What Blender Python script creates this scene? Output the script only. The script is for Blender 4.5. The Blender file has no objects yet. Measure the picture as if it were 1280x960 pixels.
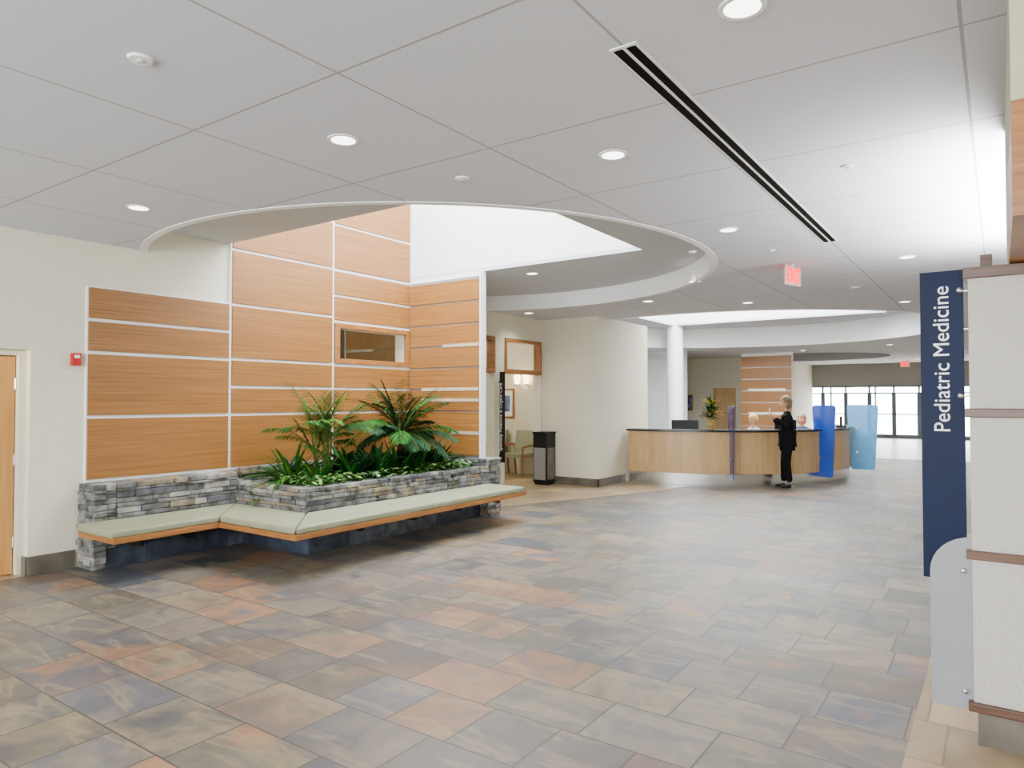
import bpy, math, random
from mathutils import Vector, Matrix, Euler
random.seed(7)
R=random.Random(11)
def lin(c):
    out=[]
    for v in c:
        v=v/255.0
        out.append(v/12.92 if v<=0.04045 else ((v+0.055)/1.055)**2.4)
    return (out[0],out[1],out[2],1.0)
# ---------------------------------------------------------------- materials
def newmat(name):
    m=bpy.data.materials.new(name); m.use_nodes=True
    nt=m.node_tree; b=nt.nodes['Principled BSDF']
    return m,nt,b
def mat(name,c,rough=0.6,metal=0.0,var=0.06,scale=8.0,emit=None,es=0.0,alpha=1.0,bump=0.0,stretch=None,spec=.5):
    m,nt,b=newmat(name)
    col=lin(c)
    b.inputs['Roughness'].default_value=rough
    b.inputs['Metallic'].default_value=metal
    b.inputs['Specular IOR Level'].default_value=spec
    tc=nt.nodes.new('ShaderNodeTexCoord')
    n=nt.nodes.new('ShaderNodeTexNoise'); n.inputs['Scale'].default_value=scale; n.inputs['Detail'].default_value=4
    if stretch:
        mp=nt.nodes.new('ShaderNodeMapping'); mp.inputs['Scale'].default_value=stretch
        nt.links.new(tc.outputs['Object'],mp.inputs['Vector']); nt.links.new(mp.outputs['Vector'],n.inputs['Vector'])
    else:
        nt.links.new(tc.outputs['Object'],n.inputs['Vector'])
    r=nt.nodes.new('ShaderNodeValToRGB')
    r.color_ramp.elements[0].position=0.3; r.color_ramp.elements[1].position=0.7
    r.color_ramp.elements[0].color=tuple(max(0,x*(1-var*2)) for x in col[:3])+(1,)
    r.color_ramp.elements[1].color=tuple(min(1,x*(1+var*2)) for x in col[:3])+(1,)
    nt.links.new(n.outputs['Fac'],r.inputs['Fac']); nt.links.new(r.outputs['Color'],b.inputs['Base Color'])
    if emit:
        b.inputs['Emission Color'].default_value=lin(emit); b.inputs['Emission Strength'].default_value=es
    if alpha<1: b.inputs['Alpha'].default_value=alpha
    if bump>0:
        bp=nt.nodes.new('ShaderNodeBump'); bp.inputs['Strength'].default_value=bump; bp.inputs['Distance'].default_value=0.01
        nt.links.new(n.outputs['Fac'],bp.inputs['Height']); nt.links.new(bp.outputs['Normal'],b.inputs['Normal'])
    return m
def woodmat(name,c1,c2,stretch=(1.2,1.2,60),rough=0.38,lo=.33,hi=.67):
    m,nt,b=newmat(name)
    tc=nt.nodes.new('ShaderNodeTexCoord'); mp=nt.nodes.new('ShaderNodeMapping'); mp.inputs['Scale'].default_value=stretch
    n=nt.nodes.new('ShaderNodeTexNoise'); n.inputs['Scale'].default_value=1.0; n.inputs['Detail'].default_value=6; n.inputs['Roughness'].default_value=0.6
    n.inputs['Distortion'].default_value=0.15
    r=nt.nodes.new('ShaderNodeValToRGB'); r.color_ramp.elements[0].position=lo; r.color_ramp.elements[1].position=hi
    r.color_ramp.elements[0].color=lin(c1); r.color_ramp.elements[1].color=lin(c2)
    nt.links.new(tc.outputs['Object'],mp.inputs['Vector']); nt.links.new(mp.outputs['Vector'],n.inputs['Vector'])
    nt.links.new(n.outputs['Fac'],r.inputs['Fac']); nt.links.new(r.outputs['Color'],b.inputs['Base Color'])
    b.inputs['Roughness'].default_value=rough
    return m
def tilemat(name,stops,w,h,grout,rough=0.38,vein=0.42,patch=0.35,streak=0.45,mort=.005):
    m,nt,b=newmat(name); N=nt.nodes; L=nt.links
    tc=N.new('ShaderNodeTexCoord')
    br=N.new('ShaderNodeTexBrick'); br.offset=0.5; br.offset_frequency=2; br.squash=0.7; br.squash_frequency=3
    br.inputs['Color1'].default_value=(0,0,0,1); br.inputs['Color2'].default_value=(1,1,1,1); br.inputs['Mortar'].default_value=(0.5,0.5,0.5,1)
    br.inputs['Scale'].default_value=1.0; br.inputs['Mortar Size'].default_value=mort; br.inputs['Mortar Smooth'].default_value=0.0; br.inputs['Brick Width'].default_value=w; br.inputs['Row Height'].default_value=h
    L.new(tc.outputs['Object'],br.inputs['Vector'])
    ramp=N.new('ShaderNodeValToRGB'); cr=ramp.color_ramp
    for i in range(2,len(stops)): cr.elements.new(i/(len(stops)))
    for i in range(len(stops)): cr.elements[i].position=i/(len(stops)-1)
    for i,s in enumerate(stops): cr.elements[i].color=lin(s)
    sc=N.new('ShaderNodeVectorMath'); sc.operation='SCALE'; sc.inputs['Scale'].default_value=43.0
    L.new(br.outputs['Color'],sc.inputs[0])
    ad=N.new('ShaderNodeVectorMath'); ad.operation='ADD'; L.new(tc.outputs['Object'],ad.inputs[0]); L.new(sc.outputs[0],ad.inputs[1])
    n1=N.new('ShaderNodeTexNoise'); n1.inputs['Scale'].default_value=2.2; n1.inputs['Detail'].default_value=5; n1.inputs['Distortion'].default_value=1.0
    L.new(ad.outputs[0],n1.inputs['Vector'])
    mm=N.new('ShaderNodeMath'); mm.operation='MULTIPLY_ADD'; mm.inputs[1].default_value=patch; mm.inputs[2].default_value=-patch/2
    L.new(n1.outputs['Fac'],mm.inputs[0])
    bw=N.new('ShaderNodeRGBToBW'); L.new(br.outputs['Color'],bw.inputs[0])
    m2=N.new('ShaderNodeMath'); m2.operation='ADD'; L.new(mm.outputs[0],m2.inputs[0]); L.new(bw.outputs[0],m2.inputs[1]); m2.use_clamp=True
    L.new(m2.outputs[0],ramp.inputs['Fac'])
    n2=N.new('ShaderNodeTexNoise'); n2.inputs['Scale'].default_value=6; n2.inputs['Detail'].default_value=8; n2.inputs['Roughness'].default_value=0.65; n2.inputs['Distortion'].default_value=0.8
    L.new(ad.outputs[0],n2.inputs['Vector'])
    mr=N.new('ShaderNodeMapRange'); mr.inputs['From Min'].default_value=0.3; mr.inputs['From Max'].default_value=0.7; mr.inputs['To Min'].default_value=1-vein*0.6; mr.inputs['To Max'].default_value=1+vein*0.5
    L.new(n2.outputs['Fac'],mr.inputs['Value'])
    mx=N.new('ShaderNodeVectorMath'); mx.operation='SCALE'; L.new(ramp.outputs['Color'],mx.inputs[0]); L.new(mr.outputs[0],mx.inputs['Scale'])
    hs=N.new('ShaderNodeMath'); hs.operation='MULTIPLY'; hs.inputs[1].default_value=91.7; L.new(bw.outputs[0],hs.inputs[0])
    hf=N.new('ShaderNodeMath'); hf.operation='FRACT'; L.new(hs.outputs[0],hf.inputs[0])
    hm=N.new('ShaderNodeMapRange'); hm.inputs['To Min'].default_value=.80; hm.inputs['To Max'].default_value=1.15; L.new(hf.outputs[0],hm.inputs['Value'])
    mx2=N.new('ShaderNodeVectorMath'); mx2.operation='SCALE'; L.new(mx.outputs[0],mx2.inputs[0]); L.new(hm.outputs[0],mx2.inputs['Scale'])
    mp=N.new('ShaderNodeMapping'); mp.inputs['Scale'].default_value=(0.7,2.8,1); mp.inputs['Rotation'].default_value=(0,0,0.5); L.new(ad.outputs[0],mp.inputs['Vector'])
    n3=N.new('ShaderNodeTexNoise'); n3.inputs['Scale'].default_value=1.5; n3.inputs['Detail'].default_value=4; n3.inputs['Distortion'].default_value=0.5; L.new(mp.outputs[0],n3.inputs['Vector'])
    sr=N.new('ShaderNodeValToRGB'); e=sr.color_ramp.elements; e[0].position=.55; e[0].color=(0,0,0,1); e[1].position=.60; e[1].color=(1,1,1,1); e2=e.new(.64); e2.color=(.1,.1,.1,1); e3=e.new(.75); e3.color=(0,0,0,1)
    L.new(n3.outputs['Fac'],sr.inputs['Fac'])
    sm=N.new('ShaderNodeMath'); sm.operation='MULTIPLY'; sm.inputs[1].default_value=streak; L.new(sr.outputs['Color'],sm.inputs[0])
    smx=N.new('ShaderNodeMix'); smx.data_type='RGBA'; L.new(sm.outputs[0],smx.inputs[0]); L.new(mx2.outputs[0],smx.inputs[6]); smx.inputs[7].default_value=lin((150,134,102))
    mix=N.new('ShaderNodeMix'); mix.data_type='RGBA'; L.new(br.outputs['Fac'],mix.inputs[0]); L.new(smx.outputs[2],mix.inputs[6]); mix.inputs[7].default_value=lin(grout)
    L.new(mix.outputs[2],b.inputs['Base Color'])
    r2=N.new('ShaderNodeMapRange'); r2.inputs['To Min'].default_value=rough-0.06; r2.inputs['To Max'].default_value=rough+0.16; L.new(n2.outputs['Fac'],r2.inputs['Value']); L.new(r2.outputs[0],b.inputs['Roughness'])
    bp=N.new('ShaderNodeBump'); bp.inputs['Strength'].default_value=0.10; bp.inputs['Distance'].default_value=0.004
    L.new(n2.outputs['Fac'],bp.inputs['Height']); L.new(bp.outputs['Normal'],b.inputs['Normal'])
    return m
def ceilmat():
    m,nt,b=newmat('ceiling_tile'); N=nt.nodes; L=nt.links
    tc=N.new('ShaderNodeTexCoord'); sp=N.new('ShaderNodeSeparateXYZ'); L.new(tc.outputs['Object'],sp.inputs[0])
    res=[]
    for ax,off,p in (('X',1.33+122,1.22),('Y',-2.2+120,1.2)):
        a=N.new('ShaderNodeMath'); a.operation='ADD'; a.inputs[1].default_value=off; L.new(sp.outputs[ax],a.inputs[0])
        d=N.new('ShaderNodeMath'); d.operation='DIVIDE'; d.inputs[1].default_value=p; L.new(a.outputs[0],d.inputs[0])
        f=N.new('ShaderNodeMath'); f.operation='FRACT'; L.new(d.outputs[0],f.inputs[0])
        s=N.new('ShaderNodeMath'); s.operation='SUBTRACT'; s.inputs[1].default_value=0.5; L.new(f.outputs[0],s.inputs[0])
        ab=N.new('ShaderNodeMath'); ab.operation='ABSOLUTE'; L.new(s.outputs[0],ab.inputs[0])
        g=N.new('ShaderNodeMath'); g.operation='GREATER_THAN'; g.inputs[1].default_value=0.4940; L.new(ab.outputs[0],g.inputs[0]); res.append(g)
    mx=N.new('ShaderNodeMath'); mx.operation='MAXIMUM'; L.new(res[0].outputs[0],mx.inputs[0]); L.new(res[1].outputs[0],mx.inputs[1])
    n=N.new('ShaderNodeTexNoise'); n.inputs['Scale'].default_value=160; L.new(tc.outputs['Object'],n.inputs['Vector'])
    r=N.new('ShaderNodeValToRGB'); r.color_ramp.elements[0].position=.35; r.color_ramp.elements[1].position=.65
    r.color_ramp.elements[0].color=lin((198,201,210)); r.color_ramp.elements[1].color=lin((214,217,226)); L.new(n.outputs['Fac'],r.inputs['Fac'])
    mix=N.new('ShaderNodeMix'); mix.data_type='RGBA'; L.new(mx.outputs[0],mix.inputs[0]); L.new(r.outputs['Color'],mix.inputs[6]); mix.inputs[7].default_value=lin((158,159,165))
    L.new(mix.outputs[2],b.inputs['Base Color']); b.inputs['Roughness'].default_value=0.9
    return m
M={}
M['wall']=mat('cream_paint',(220,216,196),0.75,var=0.01)
M['pier']=mat('olive_cream_paint',(180,176,150),0.8,var=0.01)  # pier's own beige-olive tone, darker than the walls
M['white']=mat('white_paint',(240,241,242),0.7,var=0.01)
M['grayceil']=mat('soffit_paint',(196,198,205),0.8,var=0.01)
M['graywall']=mat('gray_paint',(130,130,127),0.8,var=0.01)
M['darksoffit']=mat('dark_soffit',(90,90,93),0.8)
M['ceil']=ceilmat()
M['floor']=tilemat('slate_tile',[(74,78,85),(74,78,85),(116,109,96),(88,88,88),(104,88,74),(126,116,96),(78,80,83),(110,101,90),(94,94,84),(140,104,76),(84,86,94),(118,109,97),(100,93,86),(100,93,86)],0.56,0.42,(66,62,57))
M['tan']=tilemat('tan_tile',[(170,144,110),(152,132,104),(180,156,120),(144,126,100)],0.45,0.45,(122,108,90),vein=0.25,streak=.2,rough=.28)
M['wood']=woodmat('honey_veneer',(112,72,32),(164,112,56),(1.0,1.0,110),lo=.28,hi=.72)
M['oak']=woodmat('oak_trim',(128,80,36),(164,110,58),(4,4,40))
M['maple']=woodmat('maple_veneer',(190,153,102),(208,174,124),(10,10,1.5),0.35)
M['doorwood']=woodmat('door_veneer',(186,132,68),(208,156,90),(14,14,1.2))
M['walnut']=woodmat('brown_wood_band',(66,42,28),(98,66,46),(3,3,60))
M['alu']=mat('aluminium',(205,205,205),0.35,0.7,var=0.02)
M['bronze']=mat('door_frame_metal',(90,102,116),0.4,0.4,var=0.02)
M['chrome']=mat('brushed_steel',(215,215,215),0.22,1.0,var=0.03,scale=3)
M['dark']=mat('black_plastic',(18,18,21),0.45,spec=.3)
M['slot']=mat('slot_black',(8,8,8),0.9,spec=.1)
M['basetile']=mat('base_tile',(94,88,78),0.4,var=0.15,scale=6)
M['counter']=mat('dark_countertop',(32,34,38),0.25)
M['cush']=mat('sage_vinyl',(140,144,118),0.5,var=0.04)
M['s1']=mat('ledgestone_gray',(108,108,106),0.9,var=0.32,scale=11,bump=1.0,spec=.25)
M['s2']=mat('ledgestone_light',(142,140,133),0.9,var=0.25,scale=11,bump=1.0,spec=.25)
M['s3']=mat('ledgestone_dark',(84,85,88),0.9,var=0.28,scale=11,bump=1.0,spec=.25)
M['s4']=mat('ledgestone_tan',(128,117,99),0.9,var=0.25,scale=11,bump=1.0,spec=.25)
M['sl1']=mat('slate_dark',(54,62,76),0.35,var=0.3,scale=7)
M['sl2']=mat('slate_mid',(78,84,94),0.35,var=0.3,scale=7)
M['soil']=mat('soil',(40,28,20),0.95,var=0.3,scale=30)
M['leaf1']=mat('leaf_green',(26,80,16),0.6,var=0.25,scale=9,spec=.15)
M['leaf2']=mat('leaf_dark',(9,50,18),0.55,var=0.25,scale=9,spec=.15)
M['leaf3']=mat('leaf_lime',(66,112,26),0.6,var=0.2,scale=9,spec=.15)
M['leafv']=mat('leaf_variegated',(132,168,100),0.5,var=0.25,scale=40)
M['stem']=mat('palm_stem',(78,96,34),0.6)
M['trunk']=mat('palm_trunk',(56,42,28),0.8,var=0.3)
M['red']=mat('red_plastic',(180,8,14),0.4)
M['exit']=mat('exit_red',(230,15,22),0.4,emit=(255,8,20),es=3.5)
M['exitbody']=mat('exit_housing',(215,190,190),0.3,emit=(255,40,55),es=.15)
M['lamp']=mat('lamp_lens',(255,255,250),0.4,emit=(255,252,246),es=7)
M['sconce']=mat('sconce_glass',(255,240,210),0.4,emit=(255,225,170),es=9)
M['navy']=mat('navy_panel',(5,20,52),0.55,var=0.03,spec=.2)
M['frost']=mat('frosted_panel',(140,142,147),0.4,var=0.02)
M['signwhite']=mat('sign_letters',(245,245,248),0.5)
M['stucco']=mat('stucco_panel',(188,185,178),0.85,var=0.09,scale=120,bump=0.5)
M['blue1']=mat('blue_acrylic_dark',(6,24,110),0.15)
M['blue2']=mat('blue_acrylic',(34,84,196),0.15,alpha=0.93)
M['blue3']=mat('cyan_acrylic',(100,185,255),0.15,alpha=0.9)
M['blackcloth']=mat('black_fabric',(10,10,13),0.9,var=0.1,scale=25,spec=.2)
M['skin']=mat('skin',(218,160,128),0.55,var=0.03)
M['hairb']=mat('blond_hair',(200,170,112),0.6,var=0.2,scale=40,stretch=(1,1,0.2))
M['hairg']=mat('ash_blond_hair',(128,108,80),0.6,var=0.25,scale=40)
M['lip']=mat('lips',(170,80,75),0.5)
M['eye']=mat('eye',(40,35,35),0.3)
M['shirt']=mat('pale_blouse',(170,185,210),0.8)
M['shirt2']=mat('teal_blouse',(40,80,120),0.8)
M['outside']=mat('outdoor_paving',(235,235,233),0.8)
M['tree']=mat('outdoor_wall',(150,170,195),0.8)
M['gold']=mat('yellow_flower',(235,185,20),0.5)
M['orange']=mat('orange_flower',(220,110,20),0.5)
M['vase']=mat('ceramic_vase',(190,160,80),0.3)
M['pic']=mat('picture_print',(90,110,150),0.5,var=0.5,scale=6)
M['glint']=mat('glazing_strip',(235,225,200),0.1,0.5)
M['olive']=mat('reflection_room_paint',(112,98,54),0.7)  # olive for the stand-in room behind the panel window
gm,gnt,gb=newmat('storefront_glass')
tr=gnt.nodes.new('ShaderNodeBsdfTransparent'); gl=gnt.nodes.new('ShaderNodeBsdfGlossy'); gl.inputs['Roughness'].default_value=0.02
mxs=gnt.nodes.new('ShaderNodeMixShader'); mxs.inputs[0].default_value=0.08
gnt.links.new(tr.outputs[0],mxs.inputs[1]); gnt.links.new(gl.outputs[0],mxs.inputs[2])
gnt.links.new(mxs.outputs[0],gnt.nodes['Material Output'].inputs['Surface'])
M['glass']=gm
# ---------------------------------------------------------------- builder
class B:
    def __init__(s): s.v=[];s.f=[];s.m=[];s.ms=[]
    def mi(s,k):
        if k not in s.ms: s.ms.append(k)
        return s.ms.index(k)
    def add(s,vs,fs,k):
        o=len(s.v); s.v+= [tuple(p) for p in vs]
        for f in fs: s.f.append([i+o for i in f]); s.m.append(s.mi(k))
    def box(s,x0,x1,y0,y1,z0,z1,k):
        vs=[(x0,y0,z0),(x1,y0,z0),(x1,y1,z0),(x0,y1,z0),(x0,y0,z1),(x1,y0,z1),(x1,y1,z1),(x0,y1,z1)]
        s.add(vs,[(0,3,2,1),(4,5,6,7),(0,1,5,4),(1,2,6,5),(2,3,7,6),(3,0,4,7)],k)
    def prism(s,pts,z0,z1,k):
        n=len(pts); vs=[(p[0],p[1],z0) for p in pts]+[(p[0],p[1],z1) for p in pts]
        fs=[list(range(n))[::-1],list(range(n,2*n))]+[(i,(i+1)%n,n+(i+1)%n,n+i) for i in range(n)]
        s.add(vs,fs,k)
    def arc(s,cx,cy,r0,r1,z0,z1,a0,a1,n,k):
        vs=[]
        for i in range(n+1):
            a=math.radians(a0+(a1-a0)*i/n); c,q=math.cos(a),math.sin(a)
            vs+=[(cx+r0*c,cy+r0*q,z0),(cx+r1*c,cy+r1*q,z0),(cx+r1*c,cy+r1*q,z1),(cx+r0*c,cy+r0*q,z1)]
        fs=[]
        for i in range(n):
            a=4*i;b=4*(i+1)
            fs+=[(a,a+1,b+1,b),(a+1,a+2,b+2,b+1),(a+2,a+3,b+3,b+2),(a+3,a,b,b+3)]
        fs+=[(0,3,2,1),(4*n,4*n+1,4*n+2,4*n+3)]
        s.add(vs,fs,k)
    def tube(s,p0,p1,r0,k,r1=None,n=12,cap=True):
        if r1 is None:r1=r0
        p0=Vector(p0);p1=Vector(p1);d=(p1-p0).normalized()
        a=d.orthogonal().normalized();b=d.cross(a)
        vs=[]
        for i in range(n):
            t=2*math.pi*i/n; o=a*math.cos(t)+b*math.sin(t); vs.append(p0+o*r0)
        for i in range(n):
            t=2*math.pi*i/n; o=a*math.cos(t)+b*math.sin(t); vs.append(p1+o*r1)
        fs=[(i,(i+1)%n,n+(i+1)%n,n+i) for i in range(n)]
        if cap: fs+=[list(range(n))[::-1],list(range(n,2*n))]
        s.add(vs,fs,k)
    def chain(s,pts,rs,k,n=8):
        for i in range(len(pts)-1):
            s.tube(pts[i],pts[i+1],rs[i],k,rs[i+1],n)
            s.ball(pts[i+1],(rs[i+1],)*3,k,8,6)
    def ball(s,c,r,k,nu=16,nv=10,fn=None,keep=None):
        vs=[]
        for j in range(nv+1):
            ph=math.pi*j/nv
            for i in range(nu):
                th=2*math.pi*i/nu
                p=(math.sin(ph)*math.cos(th),math.sin(ph)*math.sin(th),math.cos(ph))
                if fn:p=fn(p)
                vs.append((c[0]+p[0]*r[0],c[1]+p[1]*r[1],c[2]+p[2]*r[2]))
        fs=[]
        for j in range(nv):
            for i in range(nu):
                f=(j*nu+i,(j+1)*nu+i,(j+1)*nu+(i+1)%nu,j*nu+(i+1)%nu)
                if keep:
                    cc=[sum(vs[q][t] for q in f)/4-c[t] for t in range(3)]
                    if not keep(cc): continue
                fs.append(f)
        s.add(vs,fs,k)
    def done(s,name,parent=None,bevel=0,smooth=False,loc=None,rot=None):
        me=bpy.data.meshes.new(name); me.from_pydata(s.v,[],s.f)
        for k in s.ms: me.materials.append(M[k])
        for i,p in enumerate(me.polygons):
            p.material_index=s.m[i]; p.use_smooth=smooth
        me.update()
        o=bpy.data.objects.new(name,me); bpy.context.scene.collection.objects.link(o)
        if parent: o.parent=parent
        if loc: o.location=loc
        if rot: o.rotation_euler=rot
        if bevel:
            md=o.modifiers.new('bevel','BEVEL'); md.width=bevel; md.segments=2; md.limit_method='ANGLE'
        return o
def empty(name,loc=(0,0,0),rot=(0,0,0)):
    o=bpy.data.objects.new(name,None); o.empty_display_size=0.1; bpy.context.scene.collection.objects.link(o)
    o.location=loc;o.rotation_euler=rot; return o
def q(name,args,bevel=0):
    b=B()
    for a in args: b.box(*a)
    return b.done(name,bevel=bevel)
H=3.15
C1=(-5.75,6.65,3.3); C2=(-5.0,16.3,4.35); C3=(-5.6,26.8,2.6)
# ---------------------------------------------------------------- floor
q('floor',[(-12,2.4,-4,33.2,-0.1,0,'floor')])
b=B()
b.box(-0.37,2.4,-4,10,0,0.003,'tan')
b.prism([(-7.27,8.3),(-6.15,8.5),(-5.3,10.6),(-4.9,11.7),(-4.75,12.6),(-6.05,12.7),(-6.05,11.4),(-7.27,11.4)],0,0.003,'tan')
b.box(-11,-7.27,8,12.6,0,0.003,'tan')
b.box(-12,2.4,21.5,33.2,0,0.003,'tan')
b.box(-8.3,-7.27,1.6,2.69,0,0.003,'tan')
b.done('floor_border')
q('ground_outside',[(-40,30,33.3,90,-0.12,-0.02,'outside')])
# ---------------------------------------------------------------- ceiling with round openings
def cutter(c,z0,z1):
    bb=B(); pts=[(c[0]+c[2]*math.cos(2*math.pi*i/128),c[1]+c[2]*math.sin(2*math.pi*i/128)) for i in range(128)]
    bb.prism(pts,z0,z1,'white'); return bb.done('cut')
cb=B(); cb.box(-12,2.4,-4,33.3,H,H+0.06,'ceil'); ceil=cb.done('ceiling')
cuts=[cutter(c,H-0.5,H+0.5) for c in (C1,C2,C3)]
for c in cuts:
    md=ceil.modifiers.new('b','BOOLEAN'); md.object=c; md.operation='DIFFERENCE'; md.solver='EXACT'
bpy.context.view_layer.update()
dg=bpy.context.evaluated_depsgraph_get()
nm=bpy.data.meshes.new_from_object(ceil.evaluated_get(dg))
ceil.modifiers.clear(); ceil.data=nm
nm.materials.clear(); nm.materials.append(M['ceil'])
for p in nm.polygons: p.material_index=0
for c in cuts: bpy.data.objects.remove(c,do_unlink=True)
b=B(); b.arc(C1[0],C1[1],C1[2]-0.02,C1[2]+0.05,H-0.006,3.395,-117,117,120,'white'); b.done('ceiling_rim_1')
b=B(); b.arc(C2[0],C2[1],C2[2]-.02,C2[2]+0.05,H-.006,3.715,0,360,160,'white')
b.done('ceiling_rim_2')
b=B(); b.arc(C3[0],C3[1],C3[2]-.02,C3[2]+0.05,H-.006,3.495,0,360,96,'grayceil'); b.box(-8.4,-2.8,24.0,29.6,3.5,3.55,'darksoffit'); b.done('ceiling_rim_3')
def recess(name,x0,x1,y0,y1,hx0,hx1,hy0,hy1,z,top):
    b=B()
    b.box(x0,x1,y0,hy0,z,z+.05,'grayceil'); b.box(x0,x1,hy1,y1,z,z+.05,'grayceil')
    if hx0>x0: b.box(x0,hx0,hy0,hy1,z,z+.05,'grayceil')
    b.box(hx1,x1,hy0,hy1,z,z+.05,'grayceil')
    b.box(hx0,hx1,hy0-.06,hy0,z+.05,top,'white'); b.box(hx0,hx1,hy1,hy1+.06,z+.05,top,'white')
    b.box(hx1,hx1+.06,hy0-.06,hy1+.06,z+.05,top,'white'); b.box(hx0-.06,hx0,hy0-.06,hy1+.06,z+.05,top,'white')
    return b.done(name)
recess('ceiling_recess_1',-7.27,-2.3,3.2,10.1,-7.265,-3.48,4.67,7.70,3.40,5.6)
recess('ceiling_recess_2',-9.5,-.5,11.8,20.8,-7.6,-2.2,13.6,18.9,3.72,5.6)
q('roof',[(-12.2,2.5,-4.1,4.6,5.6,5.7,'white'),(-12.2,2.5,19,33.3,5.6,5.7,'white'),(-12.2,2.5,7.8,13.5,5.6,5.7,'white'),(-12.2,-7.4,4.6,7.8,5.6,5.7,'white'),(-3.4,2.5,4.6,7.8,5.6,5.7,'white'),(-12.2,-7.7,13.5,19,5.6,5.7,'white'),(-2.1,2.5,13.5,19,5.6,5.7,'white')])
b=B()
for i in range(5): b.box(-7.265+i*0.93,-7.225+i*0.93,4.67,7.70,5.5,5.56,'white')
b.done('window_skylight_1')
b=B()
for i in range(7): b.box(-7.6+i*0.9,-7.56+i*0.9,13.6,18.9,5.5,5.56,'white')
b.done('window_skylight_2')
# ---------------------------------------------------------------- walls
b=B()
b.box(-7.45,-7.27,-4,1.6,0,H,'wall'); b.box(-7.45,-7.27,1.6,2.69,2.06,H,'wall')
b.box(-7.45,-7.27,2.69,6.28,0,5.6,'wall'); b.box(-7.45,-7.27,6.28,7.57,0,2.15,'wall'); b.box(-7.45,-7.27,6.28,7.57,2.57,5.6,'wall'); b.box(-7.45,-7.27,7.57,8.5,0,5.6,'wall')
b.box(-7.45,-7.27,8.5,9.85,2.72,3.4,'wall'); b.box(-7.45,-7.27,9.85,10.15,0,3.4,'wall'); b.box(-7.45,-7.27,10.15,11.36,2.72,H,'wall')
b.done('wall_left')
q('wall_reflection_room',[(-10,-9.9,4.5,7.85,0,3.0,'olive'),(-9.9,-7.45,4.4,4.5,0,3,'olive'),(-9.9,-7.45,7.78,7.85,0,3,'olive'),(-9.9,-7.45,4.5,7.78,2.9,3.0,'olive')])  # added room behind the window glass, standing in for a reflected room
q('wall_pier',[(-7.27,-6.05,11.4,13.6,0,H,'wall'),(-7.45,-7.27,11.36,13.6,0,H,'wall')])
q('wall_panel_return',[(-7.27,-5.875,7.67,7.74,0,3.40,'white')])
q('wall_alcove',[(-8.3,-7.5,2.69,2.8,0,2.4,'wall'),(-8.3,-7.5,1.4,1.6,0,2.4,'wall'),(-8.3,-7.5,1.4,2.8,2.06,2.16,'wall'),(-8.4,-8.3,1.4,2.8,0,2.4,'wall')])
b=B(); b.box(-7.475,-7.43,1.66,2.625,0.01,2.0,'doorwood'); b.box(-7.45,-7.36,2.635,2.69,0,2.055,'wall'); b.box(-7.45,-7.36,1.6,2.635,2.01,2.055,'wall'); b.box(-7.45,-7.36,1.6,1.65,0,2.01,'wall')
for z in (0.3,1.05,1.75): b.tube((-7.425,2.627,z-.05),(-7.425,2.627,z+.05),0.011,'chrome')
b.tube((-7.43,1.74,1.0),(-7.38,1.74,1.0),0.01,'chrome'); b.tube((-7.38,1.74,1.0),(-7.38,1.87,1.0),0.01,'chrome')
b.done('door_1')
q('wall_waiting_room',[(-11,-7.45,12.6,12.7,0,H,'wall'),(-11.1,-11,8,12.7,0,H,'wall'),(-11,-7.45,7.9,8,0,H,'wall')])
q('wall_far_left',[(-12.1,-12,12.7,33,0,H,'wall'),(-12,-6.8,25.5,25.6,0,H,'wall'),(-6.9,-6.8,25.6,33,0,H,'wall')])
q('wall_atrium',[(-12,-8.0,20.9,21.0,0,3.72,'white'),(-12,-7.45,13.6,13.7,0,3.72,'white')])
q('wall_far_header',[(-12,2.4,33.0,33.2,2.2,H,'graywall'),(-12,-7.3,33.0,33.2,0,2.2,'graywall')])
q('wall_right',[(2.3,2.4,-4,33.2,0,H,'wall')])
b=B()
b.box(-7.45,2.4,-4.1,-4,0,1.2,'wall'); b.box(-7.45,2.4,-4.1,-4,2.95,H,'wall')
for i in range(9): b.box(-7.45+i*1.2,-7.35+i*1.2,-4.1,-4,1.2,2.95,'alu')
b.done('fill_window_back')  # unseen window, added behind the camera for daylight fill; sill sized for brightness
q('baseboard_left',[(-7.27,-7.25,2.69,3.08,0,0.17,'basetile'),(-7.27,-7.25,-4,1.6,0,0.17,'basetile'),(-7.36,-7.27,2.67,2.69,0,0.17,'basetile')])
q('baseboard_pier',[(-7.27,-6.03,11.38,11.4,0,0.15,'basetile'),(-6.05,-6.03,11.38,12.5,0,0.15,'basetile')])
# ---------------------------------------------------------------- wood panelling
root=empty('wood_panel_cladding')
b=B()
c1=[(.83,1.42),(1.45,2.05),(2.08,2.37),(2.40,2.70)]
c2=[(.83,1.42),(1.45,1.74),(1.77,2.06),(2.09,2.69),(2.72,3.33),(3.36,3.96),(3.99,4.6),(4.63,5.2)]
c3=[(.83,1.42),(1.45,1.74),(1.77,2.05),(2.67,2.98),(3.01,3.32),(3.36,3.93),(3.96,4.6),(4.63,5.2)]
for y0,y1,rows in ((3.16,4.66,c1),(4.70,6.165,c2),(6.205,7.645,c3)):
    for z0,z1 in rows: b.box(-7.25,-7.215,y0,y1,z0,z1-.002,'wood')
b.done('panels_left',root,bevel=0.003)
b=B()
z=.83
while z<3.25:
    b.box(-7.19,-5.885,7.62,7.65,z,z+.290,'wood'); z+=.31
b.done('panels_return',root,bevel=0.003)
b=B()
b.box(-7.269,-7.232,3.15,4.68,.8,2.71,'white'); b.box(-7.269,-7.232,4.68,6.20,.8,5.3,'white'); b.box(-7.269,-7.232,6.20,7.66,.8,2.09,'white'); b.box(-7.269,-7.232,6.20,7.66,2.63,5.3,'white')
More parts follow.
